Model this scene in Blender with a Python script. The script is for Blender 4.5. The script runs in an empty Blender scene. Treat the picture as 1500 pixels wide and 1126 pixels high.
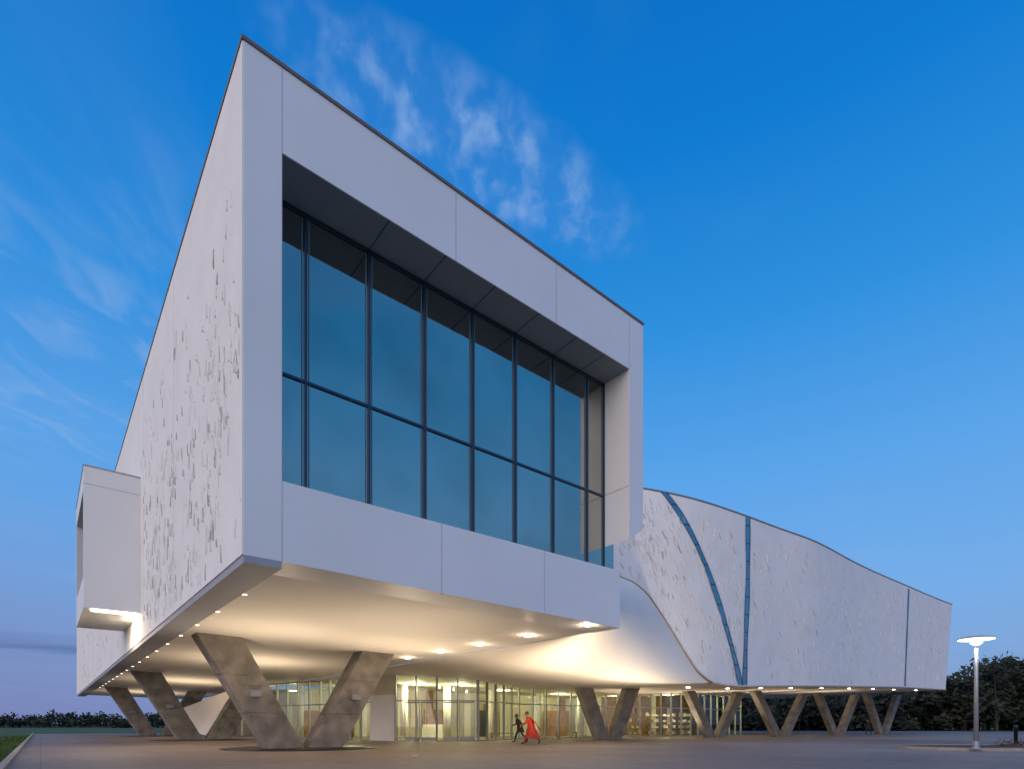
import bpy, bmesh, math, random
import numpy as np
from mathutils import Vector, noise, Matrix
random.seed(4)
F=836.0; H=1.0
Cx,Cd=-5.64,12.0
A=Vector((-0.637,0.771,0)); B=Vector((0.771,0.637,0)); Zv=Vector((0,0,1))
C0=Vector((Cx,Cd,0))
def P(s,t,z): return C0+B*s+A*t+Zv*z
def UV(u,D,z=0.0): return Vector(((u-750)/F*D,D,z))
scene=bpy.context.scene
scene.view_settings.view_transform='Standard'
scene.view_settings.look='None'
scene.view_settings.exposure=0
# ---------------------------------------------------------------- materials
def newmat(name):
    m=bpy.data.materials.new(name); m.use_nodes=True
    nt=m.node_tree; return m,nt,nt.nodes['Principled BSDF']
def pmat(name,col,rough=0.6,metal=0.0,var=0.0,vscale=3.0,bump=0.0,bscale=20.0,spec=0.5,stretch=(1,1,1),emit=None,estr=0):
    m,nt,b=newmat(name)
    b.inputs['Base Color'].default_value=(*col,1)
    b.inputs['Roughness'].default_value=rough
    b.inputs['Metallic'].default_value=metal
    b.inputs['Specular IOR Level'].default_value=spec
    tc=nt.nodes.new('ShaderNodeTexCoord')
    mp=nt.nodes.new('ShaderNodeMapping'); mp.inputs['Scale'].default_value=stretch
    nt.links.new(tc.outputs['Object'],mp.inputs['Vector'])
    if var>0:
        n=nt.nodes.new('ShaderNodeTexNoise'); n.inputs['Scale'].default_value=vscale; n.inputs['Detail'].default_value=6
        nt.links.new(mp.outputs[0],n.inputs['Vector'])
        r=nt.nodes.new('ShaderNodeValToRGB')
        r.color_ramp.elements[0].position=0.3; r.color_ramp.elements[1].position=0.7
        r.color_ramp.elements[0].color=(*[c*(1-var) for c in col],1)
        r.color_ramp.elements[1].color=(*[min(1,c*(1+var*0.6)) for c in col],1)
        nt.links.new(n.outputs['Fac'],r.inputs[0]); nt.links.new(r.outputs[0],b.inputs['Base Color'])
    if bump>0:
        n2=nt.nodes.new('ShaderNodeTexNoise'); n2.inputs['Scale'].default_value=bscale; n2.inputs['Detail'].default_value=5
        nt.links.new(mp.outputs[0],n2.inputs['Vector'])
        bp=nt.nodes.new('ShaderNodeBump'); bp.inputs['Strength'].default_value=bump; bp.inputs['Distance'].default_value=0.05
        nt.links.new(n2.outputs['Fac'],bp.inputs['Height']); nt.links.new(bp.outputs[0],b.inputs['Normal'])
    if emit:
        b.inputs['Emission Color'].default_value=(*emit,1); b.inputs['Emission Strength'].default_value=estr
    return m
M_front=pmat('white_metal_panel',(0.78,0.79,0.80),0.45,var=0.05,vscale=0.35,bump=0.03,bscale=2)
M_side=pmat('white_cast_stone',(0.80,0.80,0.80),0.8,var=0.05,vscale=0.7,bump=0.35,bscale=3.2)
M_shard=pmat('stone_relief_shade',(0.47,0.475,0.49),0.85,var=0.25,vscale=2,bump=0.3,bscale=9)  # recess shadow of the wall marks is put into this grey
M_shard2=pmat('stone_relief_light',(0.73,0.73,0.73),0.85,var=0.10,vscale=2)
M_joint=pmat('panel_joint',(0.36,0.38,0.42),0.8)
M_cope=pmat('coping',(0.16,0.13,0.12),0.6)
M_edge=pmat('edge_trim',(0.34,0.35,0.40),0.6,var=0.08)
M_soff=pmat('soffit_plaster',(0.78,0.745,0.69),0.75,var=0.04,vscale=0.4)
M_recess=pmat('recess_panel',(0.26,0.29,0.32),0.5,var=0.05)
M_mull=pmat('blue_grey_mullion',(0.03,0.055,0.09),0.35,metal=0.3)
M_conc=pmat('concrete',(0.27,0.245,0.215),0.85,var=0.38,vscale=1.6,bump=0.6,bscale=14)
M_dark=pmat('dark_metal',(0.03,0.03,0.035),0.4,metal=0.6)
M_goldlit=pmat('gold_lit_edge',(0.36,0.25,0.12),0.45,metal=0.3)  # golden light along the swoop edge, painted as a strip colour
M_pole=pmat('grey_pole',(0.32,0.33,0.35),0.45,metal=0.5)
M_lampw=pmat('lamp_lens',(1,0.95,0.85),0.5,emit=(1,0.9,0.72),estr=12)
M_lamps=pmat('small_lamp_lens',(1,0.95,0.85),0.5,emit=(1,0.86,0.66),estr=5)
M_lamphead=pmat('lamp_head_lit',(1,1,1),0.5,emit=(1,0.95,0.86),estr=2.0)
M_ceil=pmat('ceiling_light',(1,0.95,0.85),0.5,emit=(1,0.86,0.6),estr=5)
M_cream=pmat('interior_wall',(0.62,0.58,0.45),0.8,var=0.15,vscale=0.8)
M_wood=pmat('interior_wood',(0.30,0.16,0.07),0.6,var=0.4,vscale=4)
M_mulch=pmat('mulch',(0.10,0.045,0.03),0.95,var=0.5,vscale=8,bump=1,bscale=20)
M_kerb=pmat('kerb_concrete',(0.30,0.28,0.26),0.85,var=0.15,vscale=3,bump=0.2)
def glassmat(name,gl,diff,gfac,rough=0.02):
    m,nt,b=newmat(name); out=nt.nodes['Material Output']; nt.nodes.remove(b)
    g=nt.nodes.new('ShaderNodeBsdfGlossy'); g.inputs['Roughness'].default_value=rough
    d=nt.nodes.new('ShaderNodeBsdfDiffuse'); d.inputs['Color'].default_value=(*diff,1)
    mx=nt.nodes.new('ShaderNodeMixShader'); mx.inputs[0].default_value=gfac
    tc=nt.nodes.new('ShaderNodeTexCoord'); n=nt.nodes.new('ShaderNodeTexNoise'); n.inputs['Scale'].default_value=0.35
    nt.links.new(tc.outputs['Object'],n.inputs['Vector'])
    r=nt.nodes.new('ShaderNodeValToRGB')
    r.color_ramp.elements[0].position=.35;r.color_ramp.elements[1].position=.65
    r.color_ramp.elements[0].color=(*[c*0.86 for c in gl],1); r.color_ramp.elements[1].color=(*[c*1.1 for c in gl],1)
    nt.links.new(n.outputs['Fac'],r.inputs[0]); nt.links.new(r.outputs[0],g.inputs['Color'])
    n4=nt.nodes.new('ShaderNodeTexNoise'); n4.inputs['Scale'].default_value=.8; nt.links.new(tc.outputs['Object'],n4.inputs['Vector'])
    bp=nt.nodes.new('ShaderNodeBump'); bp.inputs['Strength'].default_value=.10; bp.inputs['Distance'].default_value=.05
    nt.links.new(n4.outputs['Fac'],bp.inputs['Height']); nt.links.new(bp.outputs[0],g.inputs['Normal'])
    nt.links.new(d.outputs[0],mx.inputs[1]); nt.links.new(g.outputs[0],mx.inputs[2]); nt.links.new(mx.outputs[0],out.inputs[0])
    return m
M_glass=glassmat('tinted_window_glass',(0.48,0.47,0.41),(0.02,0.07,0.10),0.86,0.015)
M_seam=glassmat('seam_glass',(0.30,0.42,0.48),(0.03,0.12,0.20),0.6,0.12)
def clearglass():
    m,nt,b=newmat('clear_glass'); out=nt.nodes['Material Output']; nt.nodes.remove(b)
    g=nt.nodes.new('ShaderNodeBsdfGlossy'); g.inputs['Roughness'].default_value=0.02
    t=nt.nodes.new('ShaderNodeBsdfTransparent'); t.inputs['Color'].default_value=(0.82,0.89,0.80,1)
    mx=nt.nodes.new('ShaderNodeMixShader'); mx.inputs[0].default_value=0.07
    nt.links.new(t.outputs[0],mx.inputs[1]); nt.links.new(g.outputs[0],mx.inputs[2]); nt.links.new(mx.outputs[0],out.inputs[0])
    return m
M_clear=clearglass()
# ---------------------------------------------------------------- helpers
def empty(name):
    e=bpy.data.objects.new(name,None); scene.collection.objects.link(e); return e
def mk(name,verts,faces,mat,parent=None,smooth=False,mats=None,fm=None,bevel=0,recalc=True):
    me=bpy.data.meshes.new(name); me.from_pydata([tuple(v) for v in verts],[],faces)
    if mats:
        for m in mats: me.materials.append(m)
        if fm: 
            for i,p in enumerate(me.polygons): p.material_index=fm[i]
    else: me.materials.append(mat)
    if recalc:
        bm=bmesh.new(); bm.from_mesh(me); bmesh.ops.recalc_face_normals(bm,faces=bm.faces); bm.to_mesh(me); bm.free()
    if smooth:
        for p in me.polygons: p.use_smooth=True
    o=bpy.data.objects.new(name,me); scene.collection.objects.link(o)
    if parent: o.parent=parent
    if bevel>0:
        bv=o.modifiers.new('b','BEVEL'); bv.width=bevel; bv.segments=2
    return o
HEX=[(0,1,2,3),(4,7,6,5),(0,4,5,1),(1,5,6,2),(2,6,7,3),(3,7,4,0)]
def hexa(name,b4,t4,mat,parent=None,bevel=0): return mk(name,list(b4)+list(t4),HEX,mat,parent,bevel=bevel)
def bst(name,s0,s1,t0,t1,z0,z1,mat,parent=None,bevel=0):
    b=[P(s0,t0,z0),P(s1,t0,z0),P(s1,t1,z0),P(s0,t1,z0)]
    t=[P(s0,t0,z1),P(s1,t0,z1),P(s1,t1,z1),P(s0,t1,z1)]
    return hexa(name,b,t,mat,parent,bevel)
def grid(name,rows,mat,parent=None,smooth=True,solid=0):
    n=len(rows);m=len(rows[0]); V=[v for r in rows for v in r]
    Fc=[(i*m+j,i*m+j+1,(i+1)*m+j+1,(i+1)*m+j) for i in range(n-1) for j in range(m-1)]
    o=mk(name,V,Fc,mat,parent,smooth=smooth)
    if solid:
        sm=o.modifiers.new('s','SOLIDIFY'); sm.thickness=solid; sm.offset=0
    return o
def wallseg(name,a,b,z0,z1,th,mat,parent,off=0):
    a=Vector(a);b=Vector(b); d=(b-a); d.z=0; d.normalize(); n=Vector((d.y,-d.x,0))*th/2; o=Vector((d.y,-d.x,0))*off
    q=[a-n+o,b-n+o,b+n+o,a+n+o]
    return hexa(name,[Vector((v.x,v.y,z0)) for v in q],[Vector((v.x,v.y,z1)) for v in q],mat,parent)
def lathe(name,prof,c,mat,parent=None,n=24,sx=1,sy=1,smooth=True):
    V=[];Fc=[]
    for r,z in prof:
        for i in range(n):
            a=2*math.pi*i/n; V.append((c[0]+r*sx*math.cos(a),c[1]+r*sy*math.sin(a),c[2]+z))
    for k in range(len(prof)-1):
        for i in range(n): Fc.append((k*n+i,k*n+(i+1)%n,(k+1)*n+(i+1)%n,(k+1)*n+i))
    Fc.append(tuple(range(n))); Fc.append(tuple((len(prof)-1)*n+i for i in range(n)))
    return mk(name,V,Fc,mat,parent,smooth=smooth)
def light(name,typ,loc,power,col=(1,0.8,0.55),parent=None,size=0.1,dirv=None,spot=2.4,blend=0.8):
    l=bpy.data.lights.new(name,typ); l.energy=power; l.color=col
    if typ=='SPOT': l.spot_size=spot; l.spot_blend=blend; l.shadow_soft_size=size
    elif typ=='POINT': l.shadow_soft_size=size
    elif typ=='AREA': l.size=size
    o=bpy.data.objects.new(name,l); scene.collection.objects.link(o); o.location=loc
    if dirv is not None: o.rotation_euler=Vector(dirv).to_track_quat('-Z','Y').to_euler()
    if parent: o.parent=parent
    return o
WARM=(1.0,0.78,0.53)
museum=empty('museum_building')
ZB=4.59; ZT=15.45; L=71.0
# ---------------------------------------------------------------- cantilever box
bst('left_wall',0.0,0.5,1.25,L,ZB,ZT,M_side,museum)
bst('stone_skin',-0.03,-0.001,0.012,L,ZB+.01,ZT-.06,M_side,museum)
bst('front_pier',0.0,0.78,0,1.248,ZB,ZT,M_front,museum)
bst('front_lintel',0.782,12.668,0,1.25,13.53,ZT,M_front,museum)
bst('roof_slab',0.5,12.9,1.252,L,14.6,15.40,M_front,museum)
def jamb(t0,t1):
    b=[P(12.67,t0,7.55),P(13.44,t0,8.05),P(13.44,t1,8.05),P(12.67,t1,7.55)]
    t=[P(12.67,t0,ZT),P(13.44,t0,ZT),P(13.44,t1,ZT),P(12.67,t1,ZT)]
    return hexa('right_jamb',b,t,M_front,museum)
jamb(0,1.25)
bst('right_wall_upper',12.9,13.44,1.252,40,7.9,ZT,M_side,museum)
zr=4.36
hexa('sill_fascia',[P(.782,0,ZB),P(12.15,0,zr),P(12.15,1.25,zr),P(.782,1.25,ZB)],
     [P(.782,0,6.35),P(12.15,0,6.35),P(12.15,1.25,6.35),P(.782,1.25,6.35)],M_front,museum)
bst('sill_floor',.782,13.1,1.252,8,6.0,6.3,M_front,museum)
bst('edge_beam',0.0,0.78,-0.0,L,ZB-0.16,ZB-0.003,M_edge,museum)  # grey of the unlit band is put into its colour
rows=[]
for i in range(13):
    s=.785+(12.1-.785)*i/12; zz=ZB+0.03+(zr-ZB)*i/12
    rows.append([P(s,0.02+L*j/20*0.999,zz) for j in range(21)])
grid('soffit',rows,M_soff,museum,smooth=False)
bst('rear_wall',0.5,12.9,L-.4,L,ZB,14.6,M_side,museum)
bst('coping_front',-0.05,13.47,-0.03,0.0,ZT-0.05,ZT+0.03,M_cope,museum)
bst('coping_left',-0.05,0.0,0.001,L,ZT-0.05,ZT+0.03,M_cope,museum)
bst('coping_top',0.0,13.47,0.001,L,ZT+.003,ZT+0.028,M_cope,museum)
def jv(s,z0,z1,w=.008): bst('joint',s-w,s+w,-0.004,0.02,z0,z1,M_joint,museum)
jv(.781,ZB,ZT-.08,.006)
for s in (5.35,9.1,12.66): jv(s,13.535,ZT-.08)
for s in (4.9,8.6): jv(s,zr+.1,6.345)
for s in (3.38,5.05,6.72,8.39,10.06,11.4): 
    bst('joint',s-0.012,s+0.012,0.02,1.16,13.518,13.523,M_mull,museum)
bst('joint',12.662,12.672,0.02,1.16,9.42,9.44,M_joint,museum)
bst('opening_head',.79,12.66,.03,1.15,13.525,13.532,M_recess,museum)
# glazing
TG=1.17
mk('window_glass',[P(.78,TG,6.3),P(12.67,TG,6.3),P(12.67,TG,13.55),P(.78,TG,13.55)],[(0,1,2,3)],M_glass,museum)
mk('corner_glass',[P(12.672,TG,6.3),P(13.2,TG,6.3),P(13.2,TG,7.9),P(12.672,TG,7.6),P(13.2,8,6.3),P(13.2,8,7.9)],[(0,1,2,3),(1,4,5,2)],M_glass,museum)
for s in (1.71,3.38,5.05,6.72,8.39,10.06,11.73,12.63):
    bst('mullion',s-.03,s+.03,TG-.05,TG-.002,6.36,13.51,M_mull,museum)
bst('transom',.8,12.58,TG-.045,TG-.004,9.4-.032,9.4+.032,M_mull,museum)
bst('transom_head',.8,12.58,TG-.05,TG-.003,13.44,13.51,M_mull,museum)
bst('transom_sill',.8,13.1,TG-.08,TG-.003,6.352,6.42,M_mull,museum)
M_fr=pmat('inner_frame',(0.10,0.20,0.27),0.5)
ss=[.8,1.71,3.38,5.05,6.72,8.39,10.06,11.73,12.63]
for i in range(len(ss)-1):
    for s in (ss[i]+.085,ss[i+1]-.085):
        bst('pane_frame',s-.012,s+.012,TG-.02,TG-.005,6.43,13.39,M_fr,museum)
# ---- projecting bay
bs0,bs1,bt0,bt1,bz0,bz1=-1.96,-0.032,15.8,21.9,5.75,11.45
bst('bay_near_wall',bs0,bs1,bt0,bt0+.3,bz0,bz1,M_front,museum)
bst('bay_far_wall',bs0,bs1,bt1-.3,bt1,bz0,bz1,M_front,museum)
bst('bay_roof',bs0+.003,bs1,bt0+.302,bt1-.302,bz1-.9,bz1,M_front,museum)
bst('bay_floor',bs0+.003,bs1,bt0+.302,bt1-.302,bz0,bz0+1.3,M_front,museum)
bst('bay_glass',bs0+.4,bs0+.45,bt0+.3,bt1-.3,bz0+1.3,bz1-.9,M_mull,museum)
bst('bay_joint',bs0-.002,bs1,bt0-.004,bt0,bz1-.72,bz1-.70,M_joint,museum)
bst('bay_cope',bs0-.02,bs1,bt0-.02,bt1,bz1+.002,bz1+.05,M_edge,museum)
bst('bay_light_strip',bs0+.25,bs1-.1,bt0+.05,bt0+.5,bz0-.06,bz0-.004,M_ceil,museum)
light('bay_lamp','AREA',P(-0.9,17.5,bz0-.2),220,WARM,museum,1.6,dirv=(B*0.5-Zv))
# ---- relief chips : wedge-shaped tiles, one long edge proud
def shards(name,pts,mat,parent):
    V=[];Fc=[]
    for (p,up,side,nrm,l,w,h,ang) in pts:
        d=up*math.cos(ang)+side*math.sin(ang); e=side*math.cos(ang)-up*math.sin(ang)
        k=len(V)
        V+= [p-d*l-e*w, p-d*l*.9+e*w*.7, p+d*l+e*w, p+d*l*.85-e*w*.8, p-d*l*.8-e*w*.8+nrm*h, p+d*l*.7-e*w*.7+nrm*h*.6]
        Fc+=[(k,k+1,k+4),(k+1,k+2,k+5,k+4),(k+2,k+3,k+5),(k+3,k,k+4,k+5)]
    return mk(name,V,Fc,mat,parent,recalc=False)
for nm,mat,N,sd in (('wall_relief',M_shard,135,3),('wall_relief_pale',M_shard2,480,9)):
    rr=random.Random(sd); pts=[]; big=mat is M_shard
    while len(pts)<N:
        t=rr.uniform(.15,60) if rr.random()<.30 else rr.uniform(.12,15); z=rr.uniform(4.9,13.6)
        if bt0-.2<t<bt1+.2 and z>bz0-.3: continue
        d=noise.noise(Vector((t*.5,z*.4+sd,1.3)))+0.5*noise.noise(Vector((t*1.2,z*.9,4)))
        if d<-.15 or rr.random()<(z-8)/6: continue
        pts.append((P(-0.032,t,z),Zv,A,-B,rr.uniform(.10,.28),rr.uniform(.03,.055),rr.uniform(.02,.045),rr.uniform(-.1,.40)))
    shards(nm,pts,mat,museum)
for t in range(8,70,7):
    bst('side_joint',-0.033,-0.0295,t,t+.012,ZB+.02,ZT-.1,M_joint,museum)
# ---------------------------------------------------------------- curved wing
us=np.array([860,905,945,1000,1040,1095,1200,1330,1395.]); Ds=np.array([34.0,34.3,34.8,35.9,37.1,39.4,44.9,59.0,68.2])
ub=np.array([860,905,930,950,975,1000,1020,1040,1062,1085,1200,1330,1400.]); zb=np.array([9.3,9.0,8.65,8.0,6.5,4.8,3.5,2.85,2.68,2.66,3.1,3.9,4.2])
xx=np.linspace(860,1395,536)
def sm(y,k):
    yp=np.pad(y,k,mode='reflect',reflect_type='odd'); ker=np.hanning(2*k+3)[1:-1]; ker/=ker.sum(); return np.convolve(yp,ker,'valid')
Dd=sm(np.interp(xx,us,Ds),45); zbd=sm(np.interp(xx,ub,zb),9)
def Dof(u): return float(np.interp(u,xx,Dd))
def Zbot(u): return float(np.interp(u,xx,zbd))+H
def wp(u,f):
    ul=u-10*max(0,(u-1100)/295.)
    pb=UV(ul,Dof(ul),Zbot(u)); pt=UV(u,Dof(u),ZT)
    return pb.lerp(pt,f)
def wnorm(u):
    a=wp(max(861,u-3),.5); b=wp(min(1394,u+3),.5); d=(b-a); d.z=0; d.normalize(); return Vector((d.y,-d.x,0)), d
uu=list(np.linspace(862,1395,110))
grid('wing_wall',[[wp(u,f) for f in np.linspace(0,1,7)] for u in uu],M_side,museum)
BACK=Vector((-0.52,0.854,0))
grid('wing_roof',[[wp(u,1)+BACK*k-Zv*.05 for k in (0,8,22)] for u in uu if u>900],M_front,museum)
wsof=[u for u in uu if u>1036]
grid('wing_soffit',[[wp(u,0)+BACK*k+Zv*.02 for k in (0,7,14,24)] for u in wsof],M_soff,museum)
grid('wing_end_wall',[[wp(1395,f)+BACK*k for k in (0,24)] for f in (0,.5,1)],M_side,museum,smooth=False)
grid('wing_back_wall',[[wp(u,f)+BACK*24 for f in (0,1)] for u in wsof],M_side,museum)
grid('wing_coping',[[wp(u,1)+wnorm(u)[0]*0.03-Zv*.05,wp(u,1)+wnorm(u)[0]*0.03+Zv*.04,wp(u,1)+Zv*.04-wnorm(u)[0]*.3] for u in uu],M_cope,museum)
grid('wing_edge_trim',[[wp(u,0)+wnorm(u)[0]*0.05+Zv*.10,wp(u,0)+wnorm(u)[0]*0.05-Zv*.02,wp(u,0)-wnorm(u)[0]*.15-Zv*.02] for u in uu if u>1040],M_front,museum)
grid('swoop_gold_lit_edge',[[wp(u,0)+wnorm(u)[0]*0.06+Zv*.02,wp(u,0)+wnorm(u)[0]*0.06-Zv*.12,wp(u,0)-wnorm(u)[0]*.30-Zv*.12] for u in uu if u<1044],M_goldlit,museum)
def seam(name,pts,w):
    vs=np.array([p[1] for p in pts],float); uz=np.array([p[0] for p in pts],float)
    vv=np.linspace(vs[0],vs[-1],30); k=sm(np.interp(vv,vs,uz),3) if len(pts)>2 else np.interp(vv,vs,uz)
    rows=[];L1=[];R1=[]
    for i,(v,u) in enumerate(zip(vv,k)):
        D=Dof(u); z=H+(1062-v)*D/F; z=min(max(z,Zbot(u)+.02),ZT-.02)
        n,d=wnorm(u)
        f=(z-Zbot(u))/(ZT-Zbot(u)); c=wp(u,f)
        ww=w*(0.85+0.15*math.sin(i*.5))
        rows.append([c+n*.03-d*ww/2,c+n*.03+d*ww/2])
        L1.append([c+n*.05-d*(ww/2+.04),c+n*.05-d*(ww/2-.01)]); R1.append([c+n*.05+d*(ww/2-.01),c+n*.05+d*(ww/2+.04)])
    grid(name,rows,M_seam,museum); grid(name+'_frame_a',L1,M_mull,museum); grid(name+'_frame_b',R1,M_mull,museum)
    for i in range(2,29,3):
        r=rows[i]; n=(r[1]-r[0]).normalized(); nn=Vector((n.y,-n.x,0))
        mk(name+'_bar',[r[0]+nn*.01,r[1]+nn*.01,r[1]+nn*.01+Zv*.06,r[0]+nn*.01+Zv*.06],[(0,1,2,3)],M_mull,museum)
seam('seam_curved',[(972,720),(990,742),(1012,780),(1033,825),(1052,880),(1068,935),(1080,980),(1084,1003)],.52)
seam('seam_straight',[(1095,753),(1095,850),(1092,930),(1090,1004)],.50)
seam('seam_end',[(1331,862),(1333,1005)],.32)
for nm,mat,N,sd in (('wing_relief',M_shard,150,31),('wing_relief_pale',M_shard2,900,37)):
    rr=random.Random(sd); pts=[]
    while len(pts)<N:
        u=rr.uniform(905,1392); f=rr.uniform(.03,.90)
        if abs(u-1094)<7 or abs(u-1332)<5: continue
        if noise.noise(Vector((u*.03,f*4+sd*.1,2.2)))+.6*noise.noise(Vector((u*.1,f*9,2.2)))<-.25: continue
        n,d=wnorm(u)
        pts.append((wp(u,f)+n*.004,Zv,d,n,rr.uniform(.14,.34),rr.uniform(.03,.055),rr.uniform(.02,.045),rr.uniform(-.7,-.1)))
    shards(nm,pts,mat,museum)
# ---- warped shell
rows=[]; NS=26
def bez(a,c,b,t): return a*(1-t)**2+c*2*t*(1-t)+b*t*t
for i in range(NS):
    k=i/(NS-1); a=P(12.13,0.02+9.3*k,zr+.02); b=wp(890+155*k,0)
    c=(a+b)/2; c.z=(a.z+b.z)/2-1.0-0.9*k*(1-k)
    rows.append([bez(a,c,b,t) for t in np.linspace(0,1,16)])
grid('curved_shell',rows,M_soff,museum)
rows2=[]
for k in range(9):
    q=k/8; a=P(12.13,9.32+26*q,zr+.02); b=wp(1045,0)+BACK*24*q
    c=(a+b)/2; c.z=(a.z+b.z)/2-1.0*(1-q)
    rows2.append([bez(a,c,b,t) for t in np.linspace(0,1,16)])
grid('link_soffit',rows2,M_soff,museum)
bst('right_wall_lower',12.0,12.13,1.26,40,zr+.05,8.2,M_side,museum)
# ---------------------------------------------------------------- V columns
def legpair(name,base,axis,perp,zt,spread_out,w=1.5,th=1.05,gap=.1,topw=1.65,fix=True,ztr=None):
    g=empty(name); g.parent=museum
    for sg in (-1,1):
        ztt=zt if sg<0 else (ztr or zt)
        def ring(z):
            f=z/ztt; i=gap+(spread_out-topw-gap)*f; o=gap+w+(spread_out-gap-w)*f
            pts=[(i,-th/2),(o,-th/2),(o,th/2),(i,th/2)]
            return [base+axis*sg*a+perp*b+Zv*z for a,b in pts]
        cuts=[-.05,.32*ztt,.328*ztt,.66*ztt,.668*ztt,ztt+.15]
        for a,b in ((0,1),(2,3),(4,5)):
            hexa('leg_segment',ring(cuts[a]),ring(cuts[b]),M_conc,g,bevel=.03)
        def ring2(z):
            r=ring(z); c=sum(r,Vector())/4; return [c+(v-c)*.95 for v in r]
        hexa('leg_core',ring2(0),ring2(ztt),M_conc,g)
        if fix:
            r=ring(.50*ztt); c=(r[0]+r[1])/2-perp*.14
            hexa('uplight_fixture',[c-axis*.22-perp*.13-Zv*.12,c+axis*.22-perp*.13-Zv*.12,c+axis*.22+perp*.13-Zv*.12,c-axis*.22+perp*.13-Zv*.12],
               [c-axis*.22-perp*.13+Zv*.12,c+axis*.22-perp*.13+Zv*.12,c+axis*.22+perp*.13+Zv*.12,c-axis*.22+perp*.13+Zv*.12],M_pole,g,bevel=.02)
    return g
for k,t in enumerate((12.5,32.5,52.5)):
    legpair('v_column',P(5.65,t,0),B,A,ZB+.02,4.3)
    dd=P(5.65,t,0)
    lathe('base_grate',[(3.3,0.006),(3.3,0.03),(1.2,.035)],(dd.x,dd.y,0),M_dark,museum,n=40)
def added_up(p,pw,dv=(0,0,1),sp=2.75):  # lamps added on the ground to brighten the soffits and shell evenly
    lathe('added_uplight_disc',[(0.18,0.006),(.18,.02),(.14,.025)],(p.x,p.y,0),M_pole,museum,n=16)
    light('added_uplight_beam','SPOT',Vector((p.x,p.y,.08)),pw,WARM,museum,.15,dirv=dv,spot=sp,blend=1)
added_up(P(3.2,9.4,0),820,Zv-A*.3); added_up(P(9.0,9.4,0),820,Zv-A*.3)
added_up(P(6.2,3.6,0),330); added_up(P(5.6,20,0),1100); added_up(P(5.6,38,0),1100); added_up(P(5.6,58,0),1000)
def vw(u,D,zt,sp=3.3,w=.95,tw=.95):
    b=UV(u,D)
    legpair('v_column',b,Vector((.86,.51,0)),Vector((-.51,.86,0)),zt,sp,w=w,th=.6,gap=.05,topw=tw,fix=False)
vw(890,42,4.0,3.0,1.1,1.3); vw(1046,48,3.75,3.5); vw(1143,53,3.95,4.0); vw(1226,62,4.3,4.0); vw(1292,70,4.7,4.0)
for u,k in ((1060,3),(1110,2.5),(1160,2.5),(1205,2.5),(1250,2.5),(1290,2.5),(1325,2.5),(1355,2.5),(1380,2)):
    p=wp(u,0)+BACK*k-Zv*.03
    lathe('downlight',[(0.13,0),(.13,.04)],p,M_lampw,museum,n=12)
for u,k,pw in ((1050,9,420),(1120,8,620),(1190,8,750),(1260,8,850),(1330,8,950)):
    added_up(wp(u,0)+BACK*k,pw)
for i in range(18):
    t=0.9+3.1*i
    p=P(1.05,t,ZB-0.0)
    lathe('downlight',[(0.06,0.012),(.06,.05)],p,M_lamps,museum,n=12)
    if i in (0,2,4,7): light('downlight_beam','SPOT',p-Zv*.03,60,WARM,museum,.06,dirv=(0,0,-1),spot=1.9)
for i in range(5):
    t=0.35+3.05*i; p=P(10.9,t,zr+.02)
    lathe('downlight',[(0.12,-.03),(.12,.05)],p,M_lampw,museum,n=16)
    light('downlight_beam','POINT',p-Zv*.16,20,WARM,museum,.1)
added_up(UV(885,26,0),1900,(.16,.45,1)); added_up(UV(800,28,0),520,(0.1,0.1,1)); added_up(UV(990,32,0),850,(0,.15,1)); added_up(UV(930,31,0),700,(0,.15,1))  # added lamps aimed at the curved shell and link soffit
# ---------------------------------------------------------------- lobby
lob=[(392,47),(470,43),(545,38.5),(580,36.5),(640,36),(700,36.5),(760,42),(870,47),(1012,53),(1085,60)]
zl=4.45
for i in range(len(lob)-1):
    a=UV(*lob[i]); b=UV(*lob[i+1]); d=b-a; n=max(1,int(round(d.length/1.35))); 
    zc=zl if lob[i+1][0]<=760 else 4.1
    if lob[i][0]==545:
        wallseg('relief_panel_wall',a,b,0,3.0,.3,M_side,museum); wallseg('panel_head',a,b,3.0,zc,.2,M_cream,museum); continue
    wallseg('lobby_glass',a,b,.05,zc,.02,M_clear,museum)
    wallseg('lobby_head',a,b,zc-.12,zc,.12,M_pole,museum)
    wallseg('lobby_transom',a,b,2.55,2.62,.10,M_pole,museum)
    wallseg('lobby_plinth',a,b,0,.08,.14,M_pole,museum)
    for j in range(n+1):
        p=a+d*(j/n); e=d.normalized()*.04
        wallseg('lobby_mullion',p-e,p+e,0,zc-.01,.16,M_pole,museum)
for u in (616,672):
    for k in (-1,1):
        c=UV(u,35.9)+Vector((k*.52,0,0)); e=Vector((.48,0,0))
        for q0,q1,z0,z1 in ((-1,-.92,.1,2.5),(.92,1,.1,2.5),(-.92,.92,2.42,2.5),(-.92,.92,.1,.26)):
            wallseg('door_frame',c+e*q0,c+e*q1,z0,z1,.08,M_pole,museum)
        h=c-Vector((k*.36,.12,0)); wallseg('door_pull',h-Vector((.02,0,0)),h+Vector((.02,0,0)),.8,1.6,.04,M_pole,museum)
back=[(330,58),(480,54),(600,50),(760,54),(880,58),(1020,66)]
for i in range(len(back)-1):
    a=UV(*back[i]); b=UV(*back[i+1])
    wallseg('interior_wall',a,b,0,4.5,.2,M_cream if back[i][0]<880 else M_wood,museum)
    d=b-a
    for j in range(1,6):
        p=a+d*(j/6); e=d.normalized()*(.3 if j%2 else .12)
        wallseg('interior_panel',p-e,p+e,0,4.3 if j%2 else 3,.3,(M_wood if (i+j)%3==0 else M_soff),museum,off=.2)
for u,D in ((440,49),(505,46),(592,43),(655,42.5),(720,45),(790,50),(850,51)):
    lathe('interior_column',[(.28,0),(.28,4.4)],UV(u,D),M_soff,museum,n=16)
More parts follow.
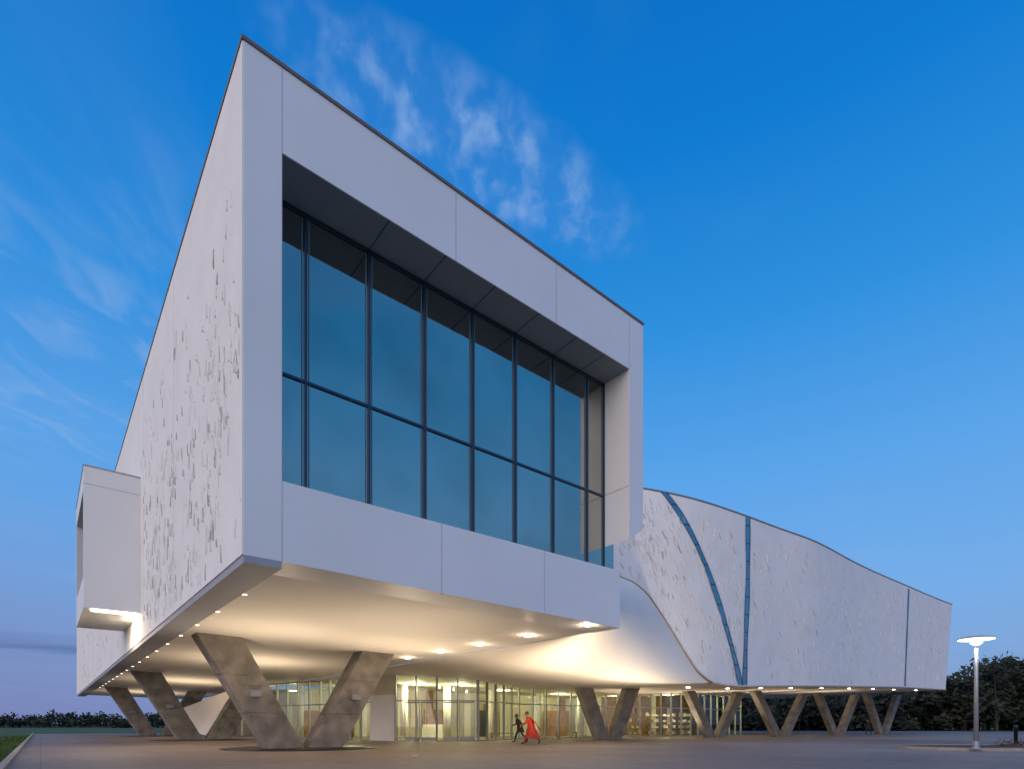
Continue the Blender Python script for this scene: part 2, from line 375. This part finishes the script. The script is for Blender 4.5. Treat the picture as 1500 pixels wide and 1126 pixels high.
for u,D,w_ in ((455,54.2,1.6),(565,50.6,1.3),(640,50.3,2.2),(715,52.2,1.5),(815,55,2.4)):
    c=UV(u,D-.3); wallseg('interior_doorway',c-Vector((w_/2,0,0)),c+Vector((w_/2,0,0)),0.02,2.4,.1,M_dark if w_<1.55 else M_wood,museum)
for u,D in ((500,44.5),(735,43.5),(830,48.5)):
    c=UV(u,D); e=Vector((.9,0,0)); wallseg('lobby_bench_seat',c-e,c+e,.38,.46,.45,M_wood,museum)
    for q in (-.8,.8): wallseg('lobby_bench_leg',c+Vector((q-.04,0,0)),c+Vector((q+.04,0,0)),0,.38,.4,M_dark,museum)
hexa('faceted_stone_block',[UV(288,52,.3),UV(312,50,.0),UV(322,54,.3),UV(300,56,.3)],[UV(268,52,2.6),UV(330,49,3.9),UV(352,55,3.7),UV(300,58,3.4)],M_soff,museum)
for u,D in ((930,57),(955,58),(980,59),(1003,60)):
    for z in (.1,.7,1.3,1.9): 
        a=UV(u-9,D);b=UV(u+9,D); wallseg('shop_shelf',a,b,z,z+.06,.5,M_wood,museum)
        for q in range(5):
            c=a.lerp(b,(q+.5)/5); e=Vector((.12,0,0)); wallseg('shop_goods',c-e,c+e,z+.062,z+.2+.25*random.random(),.25,random.choice([M_cream,M_soff,M_wood,M_conc]),museum)
a=UV(618,46);b=UV(655,46); wallseg('reception_desk',a,b,0,1.1,.8,M_soff,museum)
for (u,D,pw) in ((430,50,340),(520,47,420),(610,42,620),(675,41,560),(735,46,460),(820,51,460),(900,54,380),(980,57,480)):
    p=UV(u,D,4.0)
    lathe('ceiling_light',[(0.45,0.0),(.45,.06)],(p.x,p.y,4.02),M_ceil,museum,n=20)
    light('lobby_lamp','POINT',p-Zv*.35,pw,(1,.80,.54),museum,.3)
# ---------------------------------------------------------------- ground
def gm(name,col,col2,sc,rough,bump,bs):
    m=pmat(name,col,rough,var=0.0,bump=bump,bscale=bs); nt=m.node_tree; b=nt.nodes['Principled BSDF']
    tc=nt.nodes.new('ShaderNodeTexCoord')
    n=nt.nodes.new('ShaderNodeTexNoise'); n.inputs['Scale'].default_value=sc; n.inputs['Detail'].default_value=8
    n3=nt.nodes.new('ShaderNodeTexNoise'); n3.inputs['Scale'].default_value=sc*25; n3.inputs['Detail'].default_value=4
    nt.links.new(tc.outputs['Object'],n.inputs['Vector']); nt.links.new(tc.outputs['Object'],n3.inputs['Vector'])
    ad=nt.nodes.new('ShaderNodeMath'); ad.operation='MULTIPLY_ADD'; ad.inputs[1].default_value=.45
    nt.links.new(n3.outputs['Fac'],ad.inputs[0]); nt.links.new(n.outputs['Fac'],ad.inputs[2])
    r=nt.nodes.new('ShaderNodeValToRGB'); r.color_ramp.elements[0].position=.5; r.color_ramp.elements[1].position=.95
    r.color_ramp.elements[0].color=(*col,1); r.color_ramp.elements[1].color=(*col2,1)
    nt.links.new(ad.outputs[0],r.inputs[0]); nt.links.new(r.outputs[0],b.inputs['Base Color'])
    return m,nt,b,r
M_grass=gm('grass',(0.03,0.06,0.012),(0.07,0.13,0.03),.3,.95,1,6)[0]
M_plaza,nt,bb,rr_=gm('plaza_concrete',(0.150,0.110,0.085),(0.31,0.24,0.195),.10,.62,.15,30)
tc=nt.nodes.new('ShaderNodeTexCoord'); mp=nt.nodes.new('ShaderNodeMapping'); mp.inputs['Rotation'].default_value=(0,0,-math.atan2(B.y,B.x))
br=nt.nodes.new('ShaderNodeTexBrick'); br.offset=0; br.inputs['Scale'].default_value=1; br.inputs['Brick Width'].default_value=3.1; br.inputs['Row Height'].default_value=3.1; br.inputs['Mortar Size'].default_value=.012
br.inputs['Color1'].default_value=(1,1,1,1); br.inputs['Color2'].default_value=(.86,.86,.86,1); br.inputs['Mortar'].default_value=(.5,.5,.5,1)
nt.links.new(tc.outputs['Object'],mp.inputs[0]); nt.links.new(mp.outputs[0],br.inputs[0])
mu=nt.nodes.new('ShaderNodeMix'); mu.data_type='RGBA'; mu.blend_type='MULTIPLY'; mu.inputs[0].default_value=1
nt.links.new(rr_.outputs[0],mu.inputs[6]); nt.links.new(br.outputs['Color'],mu.inputs[7]); nt.links.new(mu.outputs[2],bb.inputs['Base Color'])
mk('ground',[(-1500,-300,0),(1500,-300,0),(1500,2500,0),(-1500,2500,0)],[(0,1,2,3)],M_grass)
mk('plaza_pavement',[P(-3.9,-60,.006),P(120,-60,.006),P(120,76,.006),P(-3.9,76,.006)],[(0,1,2,3)],M_plaza)
bst('plaza_kerb',-4.05,-3.9,-60,76,-.02,.10,M_kerb)
gv=[];gf=[];rr=random.Random(8)
for i in range(16000):
    t=rr.uniform(-6,60)*rr.random()**.6; s=-4.1-rr.random()**1.6*16
    p=P(s,t,0); h=rr.uniform(.06,.2); a=rr.uniform(0,3.14); w=Vector((math.cos(a),math.sin(a),0))*.02*(1+max(t,0)*.05)
    k=len(gv); gv+=[p-w,p+w,p+Vector((rr.uniform(-.06,.06),rr.uniform(-.06,.06),h))]; gf.append((k,k+1,k+2))
mk('grass_blades',gv,gf,pmat('grass_blade',(0.05,0.11,0.018),.8,var=.4,vscale=.8),recalc=False)
isl=empty('planting_island')
def island(D0,D1,x0,x1):
    n=10; out=[]
    for i in range(n+1):
        a=math.pi/2+math.pi*i/n; out.append(Vector((x0+ (D1-D0)/2*math.cos(a),(D0+D1)/2+(D1-D0)/2*math.sin(a),0)))
    out+= [Vector((x1,D0,0)),Vector((x1,D1,0))]
    m=len(out)
    inn=[v+(Vector((max(v.x,x0),(D0+D1)/2,0))-v).normalized()*.15 for v in out]
    V=[v+Zv*-.02 for v in out]+[v+Zv*.13 for v in out]+[v+Zv*.13 for v in inn]+[v+Zv*.09 for v in inn]
    Fc=[]
    for r in range(3):
        for i in range(m): Fc.append((r*m+i,r*m+(i+1)%m,(r+1)*m+(i+1)%m,(r+1)*m+i))
    mk('kerb',V,Fc,M_kerb,isl); mk('mulch_bed',[v+Zv*.10 for v in inn],[tuple(range(m))],M_mulch,isl)
island(22.0,26.5,19.0,60)
rr=random.Random(12); V=[];Fc=[]
for c in range(34):
    cx=rr.uniform(21,50); cy=rr.uniform(23.2,25.8); 
    for i in range(60):
        p=Vector((cx+rr.gauss(0,.2),cy+rr.gauss(0,.2),.12+abs(rr.gauss(0,.12)))); a=Vector((rr.uniform(-1,1),rr.uniform(-1,1),rr.uniform(-.3,1))).normalized()*.09; b=a.orthogonal().normalized()*.03
        k=len(V); V+=[p-a,p+b,p+a,p-b]; Fc.append((k,k+1,k+2,k+3))
mk('low_shrubs',V,Fc,pmat('shrub_leaf',(0.07,0.045,0.02),.8,var=.4),isl,recalc=False)
bd=empty('bollard'); lathe('bollard_post',[(.08,0),(.08,.85),(.10,.86),(.10,1.0),(.05,1.04)],UV(1488,28.5),M_dark,bd,n=16)
sl=empty('street_lamp'); q=UV(1430,22.0)
lathe('base_plate',[(.20,0.10),(.20,.14),(.11,.16),(.10,.40)],q,M_pole,sl,n=20)
lathe('pole',[(.085,.15),(.07,2.5),(.06,4.0)],q,M_pole,sl,n=16)
lathe('neck',[(.055,4.0),(.03,4.12),(.03,4.28)],q,M_pole,sl,n=12)
lathe('light_disc',[(.10,4.27),(.58,4.30),(.58,4.325)],q,M_lamphead,sl,n=36)
lathe('head_cover',[(.60,4.332),(.60,4.355),(.45,4.40),(.1,4.43)],q,M_pole,sl,n=36)
lathe('lower_disc',[(.09,4.10),(.20,4.17),(.21,4.19),(.05,4.2)],q,M_lamphead,sl,n=30)
light('street_lamp_bulb','POINT',(q.x,q.y,4.0),50,(1,.92,.8),sl,.2)
# ---------------------------------------------------------------- trees
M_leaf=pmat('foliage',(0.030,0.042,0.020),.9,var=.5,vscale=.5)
M_leaf_shaded=pmat('foliage_shaded',(0.014,0.020,0.011),.9,var=.4,vscale=.5)  # shaded leaf copy for clump undersides, shade painted into the colour
M_bark=pmat('bark',(0.06,0.045,0.035),.9,var=.3)
def treemass(name,spots,leaf,seed,nl=550,low=.35):
    rr=random.Random(seed); V=[];Fc=[];fm=[]
    for (x,y,h,w) in spots:
        def limb(a,b,r0,r1):
            k=len(V)
            for c,r in ((a,r0),(b,r1)):
                for i in range(5): V.append(Vector((c.x+r*math.cos(i*1.2566),c.y+r*math.sin(i*1.2566),c.z)))
            for i in range(5): Fc.append((k+i,k+(i+1)%5,k+5+(i+1)%5,k+5+i)); fm.append(2)
        base=Vector((x,y,0)); fork=Vector((x+rr.uniform(-.3,.3),y,h*.35)); limb(base,fork,h*.03,h*.02)
        cl=[]
        for i in range(9):
            a=rr.uniform(0,6.28); rad=rr.uniform(.1,.48)*w; c=Vector((x+rad*math.cos(a),y+rad*math.sin(a),h*rr.uniform(low,.88))); cl.append((c,w*rr.uniform(.14,.30)))
            limb(fork,c,h*.012,h*.004)
        for i in range(nl):
            c,r=rr.choice(cl); v=Vector((rr.gauss(0,1),rr.gauss(0,1),rr.gauss(0,.8))).normalized()*r*rr.uniform(.45,1.12)
            p=c+v; 
            if p.z<h*.03: continue
            a=Vector((rr.uniform(-1,1),rr.uniform(-1,1),rr.uniform(-1,1))).normalized()*leaf*rr.uniform(.6,1.3); b=a.orthogonal().normalized()*leaf*.6
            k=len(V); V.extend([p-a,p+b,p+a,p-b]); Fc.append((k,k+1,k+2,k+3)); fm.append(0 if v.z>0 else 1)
    mk(name,V,Fc,None,mats=[M_leaf,M_leaf_shaded,M_bark],fm=fm,recalc=False)
rr=random.Random(77); sp=[]
for row in range(2):
    for i in range(46):
        u=1040+ i*13+rr.uniform(-6,6); D=rr.uniform(105,120)+row*20
        hh=(7.2+ max(0,min(1,(u-1320)/165))*7.9)*rr.uniform(.9,1.08)
        p=UV(u,D); sp.append((p.x,p.y,hh*(D/112),rr.uniform(7.5,10.5)))
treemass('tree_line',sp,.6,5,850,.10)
sp=[]
for i in range(60):
    u=-120+i*9.5+rr.uniform(-3,3); D=rr.uniform(230,280); p=UV(u,D); sp.append((p.x,p.y,rr.uniform(3.0,6.6)*(D/250),rr.uniform(6,10)))
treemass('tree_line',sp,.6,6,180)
mk('far_field',[(-1500,290,.05),(1500,290,.05),(1500,296,2.0),(-1500,296,2.0),(-1500,700,3),(1500,700,3)],[(0,1,2,3),(3,2,5,4)],pmat('far_hedge',(0.02,0.03,0.014),.95,var=.5,vscale=.2))
# ---------------------------------------------------------------- people
def skinobj(name,verts,edges,rad,mat_list,assign,parent,root=0,lv=2):
    me=bpy.data.meshes.new(name); me.from_pydata([tuple(v) for v in verts],edges,[])
    o=bpy.data.objects.new(name,me); scene.collection.objects.link(o)
    bpy.context.view_layer.objects.active=o
    m=o.modifiers.new('skin','SKIN'); m.use_smooth_shade=True
    for i,r in enumerate(rad):
        sv=me.skin_vertices[0].data[i]; sv.radius=(r if isinstance(r,tuple) else (r,r)); sv.use_root=(i==root)
    s=o.modifiers.new('sub','SUBSURF'); s.levels=lv; s.render_levels=lv
    dg=bpy.context.evaluated_depsgraph_get(); ev=o.evaluated_get(dg); nm=bpy.data.meshes.new_from_object(ev)
    bpy.data.objects.remove(o)
    o2=bpy.data.objects.new(name,nm); scene.collection.objects.link(o2); o2.parent=parent
    nm.materials.clear()
    for mm in mat_list: nm.materials.append(mm)
    for p in nm.polygons: p.use_smooth=True; p.material_index=assign(p.center)
    return o2
M_skin=pmat('skin',(0.30,0.17,0.11),.6); M_hair=pmat('hair',(0.02,0.015,0.012),.7)
M_red=pmat('red_cloth',(0.50,0.035,0.018),.8,var=.25,vscale=6); M_redd=pmat('dark_red_cloth',(0.16,0.02,0.02),.8,var=.25,vscale=6)
M_blk=pmat('dark_cloth',(0.025,0.025,0.03),.85,var=.2); M_shoe=pmat('shoe',(0.02,0.02,0.02),.5); M_eye=pmat('eye',(.02,.02,.02),.3)
def person(name,loc,yaw,h,top,bot,dress=False,scarf=False):
    root=empty(name); k=h/1.75
    # striding, leaning slightly forward toward local -X
    J={'pel':(0,0,.93),'bel':(-.04,0,1.06),'che':(-.11,0,1.27),'nk':(-.18,0,1.42),'hd':(-.22,0,1.52),'ht':(-.24,0,1.65),
       'lh':(0,.09,.90),'lk':(-.24,.10,.52),'la':(-.34,.10,.09),'lf':(-.54,.10,.05),
       'rh':(0,-.09,.90),'rk':(.14,-.10,.50),'ra':(.46,-.10,.20),'rf':(.40,-.10,.04),
       'ls':(-.15,.18,1.36),'le':(.08,.24,1.14),'lw':(.10,.27,.90),'rs':(-.15,-.18,1.36),'re':(-.24,-.25,1.10),'rw':(-.48,-.22,1.02)}
    R={'pel':(.13,.12),'bel':(.12,.10),'che':(.14,.11),'nk':.055,'hd':.085,'ht':.075,'lh':.09,'lk':.06,'la':.042,'lf':.035,'rh':.09,'rk':.06,'ra':.042,'rf':.035,
       'ls':.06,'le':.045,'lw':.028,'rs':.06,'re':.045,'rw':.028}
    if dress: 
        for q in ('le','re'): R[q]=.065
        for q in ('lw','rw'): R[q]=.05
    E=[('pel','bel'),('bel','che'),('che','nk'),('nk','hd'),('hd','ht'),('pel','lh'),('lh','lk'),('lk','la'),('la','lf'),('pel','rh'),('rh','rk'),('rk','ra'),('ra','rf'),
       ('che','ls'),('ls','le'),('le','lw'),('che','rs'),('rs','re'),('re','rw')]
    nms=list(J); ix={n:i for i,n in enumerate(nms)}
    def asg(c):
        if c.z>1.43: return 0
        if c.z<.10 : return 3
        if c.z<.93 and abs(c.y)<.20: return 2
        return 1
    skinobj('body',[J[n] for n in nms],[(ix[a],ix[b]) for a,b in E],[R[n] for n in nms],[M_skin,top,bot,M_shoe],asg,root)
    for w,dx in (('lw',-.3),('rw',-.8)):
        b=Vector(J[w]); dn=Vector((dx*.5,0,-1)).normalized(); fw=Vector((-1,0,0)); 
        vs=[b,b+dn*.08]; ed=[(0,1)]; ra=[.026,.032]
        for i,(o,l) in enumerate(((-.028,.065),(-.01,.078),(.01,.072),(.028,.058))):
            r0=b+dn*.085+fw*o; k0=len(vs); vs+=[r0,r0+dn*l*.55,r0+dn*l+Vector((0,-.015 if b.y>0 else .015,0))]; ed+=[(1,k0),(k0,k0+1),(k0+1,k0+2)]; ra+=[.010,.009,.007]
        k0=len(vs); vs+=[b+dn*.04+fw*.035,b+dn*.075+fw*.055]; ed+=[(0,k0),(k0,k0+1)]; ra+=[.011,.008]
        skinobj('hand',vs,ed,ra,[M_skin],lambda c:0,root,lv=1)
    hx,hz=-.13,-.045
    def ell(nm,c,r,mat,n=14):
        bm=bmesh.new(); bmesh.ops.create_uvsphere(bm,u_segments=n,v_segments=n,radius=1)
        me=bpy.data.meshes.new(nm); 
        for v in bm.verts: v.co=Vector((hx+c[0]+v.co.x*r[0],c[1]+v.co.y*r[1],hz+c[2]+v.co.z*r[2]))
        bm.to_mesh(me); bm.free(); me.materials.append(mat)
        for p in me.polygons: p.use_smooth=True
        o=bpy.data.objects.new(nm,me); scene.collection.objects.link(o); o.parent=root
    ell('head',(-.11,0,1.625),(.098,.078,.118),M_skin); ell('nose',(-.212,0,1.61),(.018,.013,.025),M_skin)
    ell('mouth',(-.198,0,1.565),(.008,.024,.008),top)
    for y in (-.03,.03): ell('eye',(-.196,y,1.635),(.012,.012,.009),M_eye)
    for y in (-.08,.08): ell('ear',(-.10,y,1.62),(.02,.012,.032),M_skin)
    ell('hair',(-.085,0,1.655),(.102,.088,.108),M_hair)
    if dress:
        # knee-length flaring dress over the striding legs
        V=[];Fc=[];n=36; prof=[(1.36,.13,.18,-.13),(1.22,.145,.175,-.10),(1.06,.135,.155,-.05),(.93,.17,.18,-.01),(.78,.23,.20,.01),(.62,.29,.22,.03),(.46,.345,.245,.05),(.34,.385,.26,.07)]
        for z,rx,ry,cx in prof:
            for i in range(n):
                a=2*math.pi*i/n; f=1+.14*max(0,1.0-z)*math.sin(a*8+z*2)
                V.append((cx+rx*f*math.cos(a),ry*f*math.sin(a),z+.05*max(0,.9-z)*math.sin(a*3+1)))
        for r in range(len(prof)-1):
            for i in range(n): Fc.append((r*n+i,r*n+(i+1)%n,(r+1)*n+(i+1)%n,(r+1)*n+i))
        mk('dress',V,Fc,top,root,smooth=True,recalc=False)
        # shawl over the shoulders, its end blown out behind
        rows=[[Vector((-.06+.52*a+.03*math.sin(b*2.2),-.20+.40*b/5, 1.40-.40*a-.22*a*a+.05*a*math.sin(b*2+a*5))) for b in range(6)] for a in np.linspace(0,1,10)]
        grid('shawl',rows,M_red,root,solid=.012)
    if scarf: 
        V=[];Fc=[];n=24; prof=[(1.42,.07,.08,-.17),(1.34,.15,.20,-.14),(1.18,.16,.19,-.09),(1.0,.165,.18,-.03),(.80,.21,.20,.01),(.62,.25,.22,.03)]
        for z,rx,ry,cx in prof:
            for i in range(n):
                a=2*math.pi*i/n; V.append((cx+rx*math.cos(a),ry*math.sin(a),z))
        for r in range(len(prof)-1):
            for i in range(n): Fc.append((r*n+i,r*n+(i+1)%n,(r+1)*n+(i+1)%n,(r+1)*n+i))
        mk('coat',V,Fc,top,root,smooth=True,recalc=False)
    root.location=loc; root.rotation_euler=(0,0,yaw); root.scale=(k,k,k)
person('pedestrian_in_red',UV(778,30,.006),-.15,1.78,M_red,M_redd,dress=True)
person('pedestrian_in_black',UV(762,33,.006),-.1,1.70,M_blk,M_blk,scarf=True)
person('pedestrian_in_black',UV(1272,62,.006),.6,1.72,M_blk,M_blk,scarf=True)
# ---------------------------------------------------------------- world
w=bpy.data.worlds.new('World'); scene.world=w; w.use_nodes=True; nt=w.node_tree
for n in list(nt.nodes): nt.nodes.remove(n)
N=nt.nodes.new; Lk=nt.links.new
out=N('ShaderNodeOutputWorld'); tc=N('ShaderNodeTexCoord')
sep=N('ShaderNodeSeparateXYZ'); Lk(tc.outputs['Generated'],sep.inputs[0])
def math_(op,a,b=None,c=None,clamp=False):
    n=N('ShaderNodeMath'); n.operation=op; n.use_clamp=clamp
    for i,x in enumerate((a,b,c)):
        if x is None: continue
        if isinstance(x,(int,float)): n.inputs[i].default_value=x
        else: Lk(x,n.inputs[i])
    return n.outputs[0]
def srgb(r,g,b): return tuple(((c/255+.055)/1.055)**2.4 if c/255>.04 else c/255/12.92 for c in (r,g,b))+(1,)
ramp=N('ShaderNodeValToRGB'); Lk(sep.outputs['Z'],ramp.inputs[0])
els=[(0.0,(122,150,194)),(0.08,(124,162,212)),(0.2,(114,170,231)),(0.38,(88,162,232)),(0.55,(44,143,222)),(0.70,(6,122,208)),(0.85,(0,104,190)),(1,(0,90,174))]
cr=ramp.color_ramp
cr.elements[0].position=0; cr.elements[0].color=srgb(*els[0][1]); cr.elements[1].position=1; cr.elements[1].color=srgb(*els[-1][1])
for p,c in els[1:-1]: e=cr.elements.new(p); e.color=srgb(*c)
def mixc(fac,a,b,mode='MIX'):
    n=N('ShaderNodeMix'); n.data_type='RGBA'; n.blend_type=mode
    if isinstance(fac,(int,float)): n.inputs[0].default_value=fac
    else: Lk(fac,n.inputs[0])
    for i,x in ((6,a),(7,b)):
        if isinstance(x,tuple): n.inputs[i].default_value=x
        else: Lk(x,n.inputs[i])
    return n.outputs[2]
lowm=math_('SUBTRACT',1,math_('MULTIPLY',sep.outputs['Z'],3.2),clamp=True)
leftm=math_('MULTIPLY_ADD',sep.outputs['X'],-1.1,0.05,clamp=True)
col=mixc(math_('MULTIPLY',lowm,leftm),ramp.outputs[0],srgb(126,130,180))
col=mixc(math_('MULTIPLY',leftm,.12),col,srgb(40,115,195))
pv=N('ShaderNodeCombineXYZ'); zc=math_('MAXIMUM',sep.outputs['Z'],.02)
Lk(math_('DIVIDE',sep.outputs['X'],zc),pv.inputs[0]); Lk(math_('DIVIDE',sep.outputs['Y'],zc),pv.inputs[1])
def blob(c,rot,sc):
    mp=N('ShaderNodeMapping'); mp.vector_type='TEXTURE'; mp.inputs['Location'].default_value=(*c,0); mp.inputs['Rotation'].default_value=(0,0,rot); mp.inputs['Scale'].default_value=(*sc,1)
    Lk(pv.outputs[0],mp.inputs[0]); g=N('ShaderNodeTexGradient'); g.gradient_type='SPHERICAL'; Lk(mp.outputs[0],g.inputs[0]); return g.outputs['Fac']
def cnoise(scale,stretch,rot,lo,hi,dist=.6):
    mp=N('ShaderNodeMapping'); mp.inputs['Scale'].default_value=(*stretch,1); mp.inputs['Rotation'].default_value=(0,0,rot); Lk(pv.outputs[0],mp.inputs[0])
    n=N('ShaderNodeTexNoise'); n.inputs['Scale'].default_value=scale; n.inputs['Detail'].default_value=9; n.inputs['Roughness'].default_value=.5; n.inputs['Distortion'].default_value=dist
    Lk(mp.outputs[0],n.inputs['Vector']); mr=N('ShaderNodeMapRange'); mr.interpolation_type='SMOOTHSTEP'; Lk(n.outputs['Fac'],mr.inputs[0]); mr.inputs[1].default_value=lo; mr.inputs[2].default_value=hi; return mr.outputs[0]
n1=cnoise(20,(1,.7),0,.40,.78,.15)
m1=math_('MULTIPLY',blob((-.05,1.0),.58,(.40,.125)),1.9,clamp=True)
c1=math_('MULTIPLY',math_('ADD',math_('MULTIPLY',n1,.85),.10),m1); c1=math_('MULTIPLY',c1,.68)
n2=cnoise(5,(1.6,.8),.5,.42,.8,1.0)
m2=math_('MULTIPLY',blob((-1.25,1.6),-.7,(1.0,.5)),1.6,clamp=True)
c2=math_('MULTIPLY',math_('MULTIPLY',n2,m2),.42)
n3=cnoise(1.2,(1,.6),.2,.5,.8,.8)
c3=math_('MULTIPLY',n3,.12)
cl=math_('ADD',math_('ADD',c1,c2),c3,clamp=True)
col=mixc(cl,col,srgb(148,182,228))
dz=math_('MULTIPLY',math_('SUBTRACT',sep.outputs['Z'],.105),1/.022); band=math_('SUBTRACT',1,math_('ABSOLUTE',dz),clamp=True)
nb=cnoise(.5,(.35,1),0,.35,.65,.8)
col=mixc(math_('MULTIPLY',math_('MULTIPLY',band,leftm),nb),col,srgb(76,104,160))
vd=N('ShaderNodeVectorMath'); vd.operation='DOT_PRODUCT'; Lk(tc.outputs['Generated'],vd.inputs[0]); vd.inputs[1].default_value=Vector((-.50,-.84,.20)).normalized()
gl=math_('POWER',math_('MAXIMUM',vd.outputs['Value'],0),2.6)
col=mixc(gl,col,(2.0,1.70,1.66,1))
bg=N('ShaderNodeBackground'); Lk(col,bg.inputs[0]); bg.inputs[1].default_value=1.0
sky=N('ShaderNodeTexSky'); sky.sky_type='NISHITA'; sky.sun_disc=False; sky.sun_elevation=math.radians(1.0); sky.sun_rotation=math.radians(212)
bg2=N('ShaderNodeBackground'); Lk(sky.outputs[0],bg2.inputs[0]); bg2.inputs[1].default_value=.01
ad=N('ShaderNodeAddShader'); Lk(bg.outputs[0],ad.inputs[0]); Lk(bg2.outputs[0],ad.inputs[1]); Lk(ad.outputs[0],out.inputs[0])
sun=bpy.data.lights.new('sun','SUN'); sun.energy=.22; sun.angle=math.radians(25); sun.color=(1,.88,.82)
so=bpy.data.objects.new('sun',sun); scene.collection.objects.link(so); so.rotation_euler=Vector((.62,.70,-.28)).to_track_quat('-Z','Y').to_euler()
# ---------------------------------------------------------------- camera
cam=bpy.data.cameras.new('camera'); cam.sensor_width=36; cam.lens=F/1500*36; cam.shift_y=(1062-563)/1500; cam.clip_end=5000; cam.clip_start=.05
co=bpy.data.objects.new('camera',cam); scene.collection.objects.link(co); co.location=(0,0,H); co.rotation_euler=(math.radians(90),0,0)
scene.camera=co
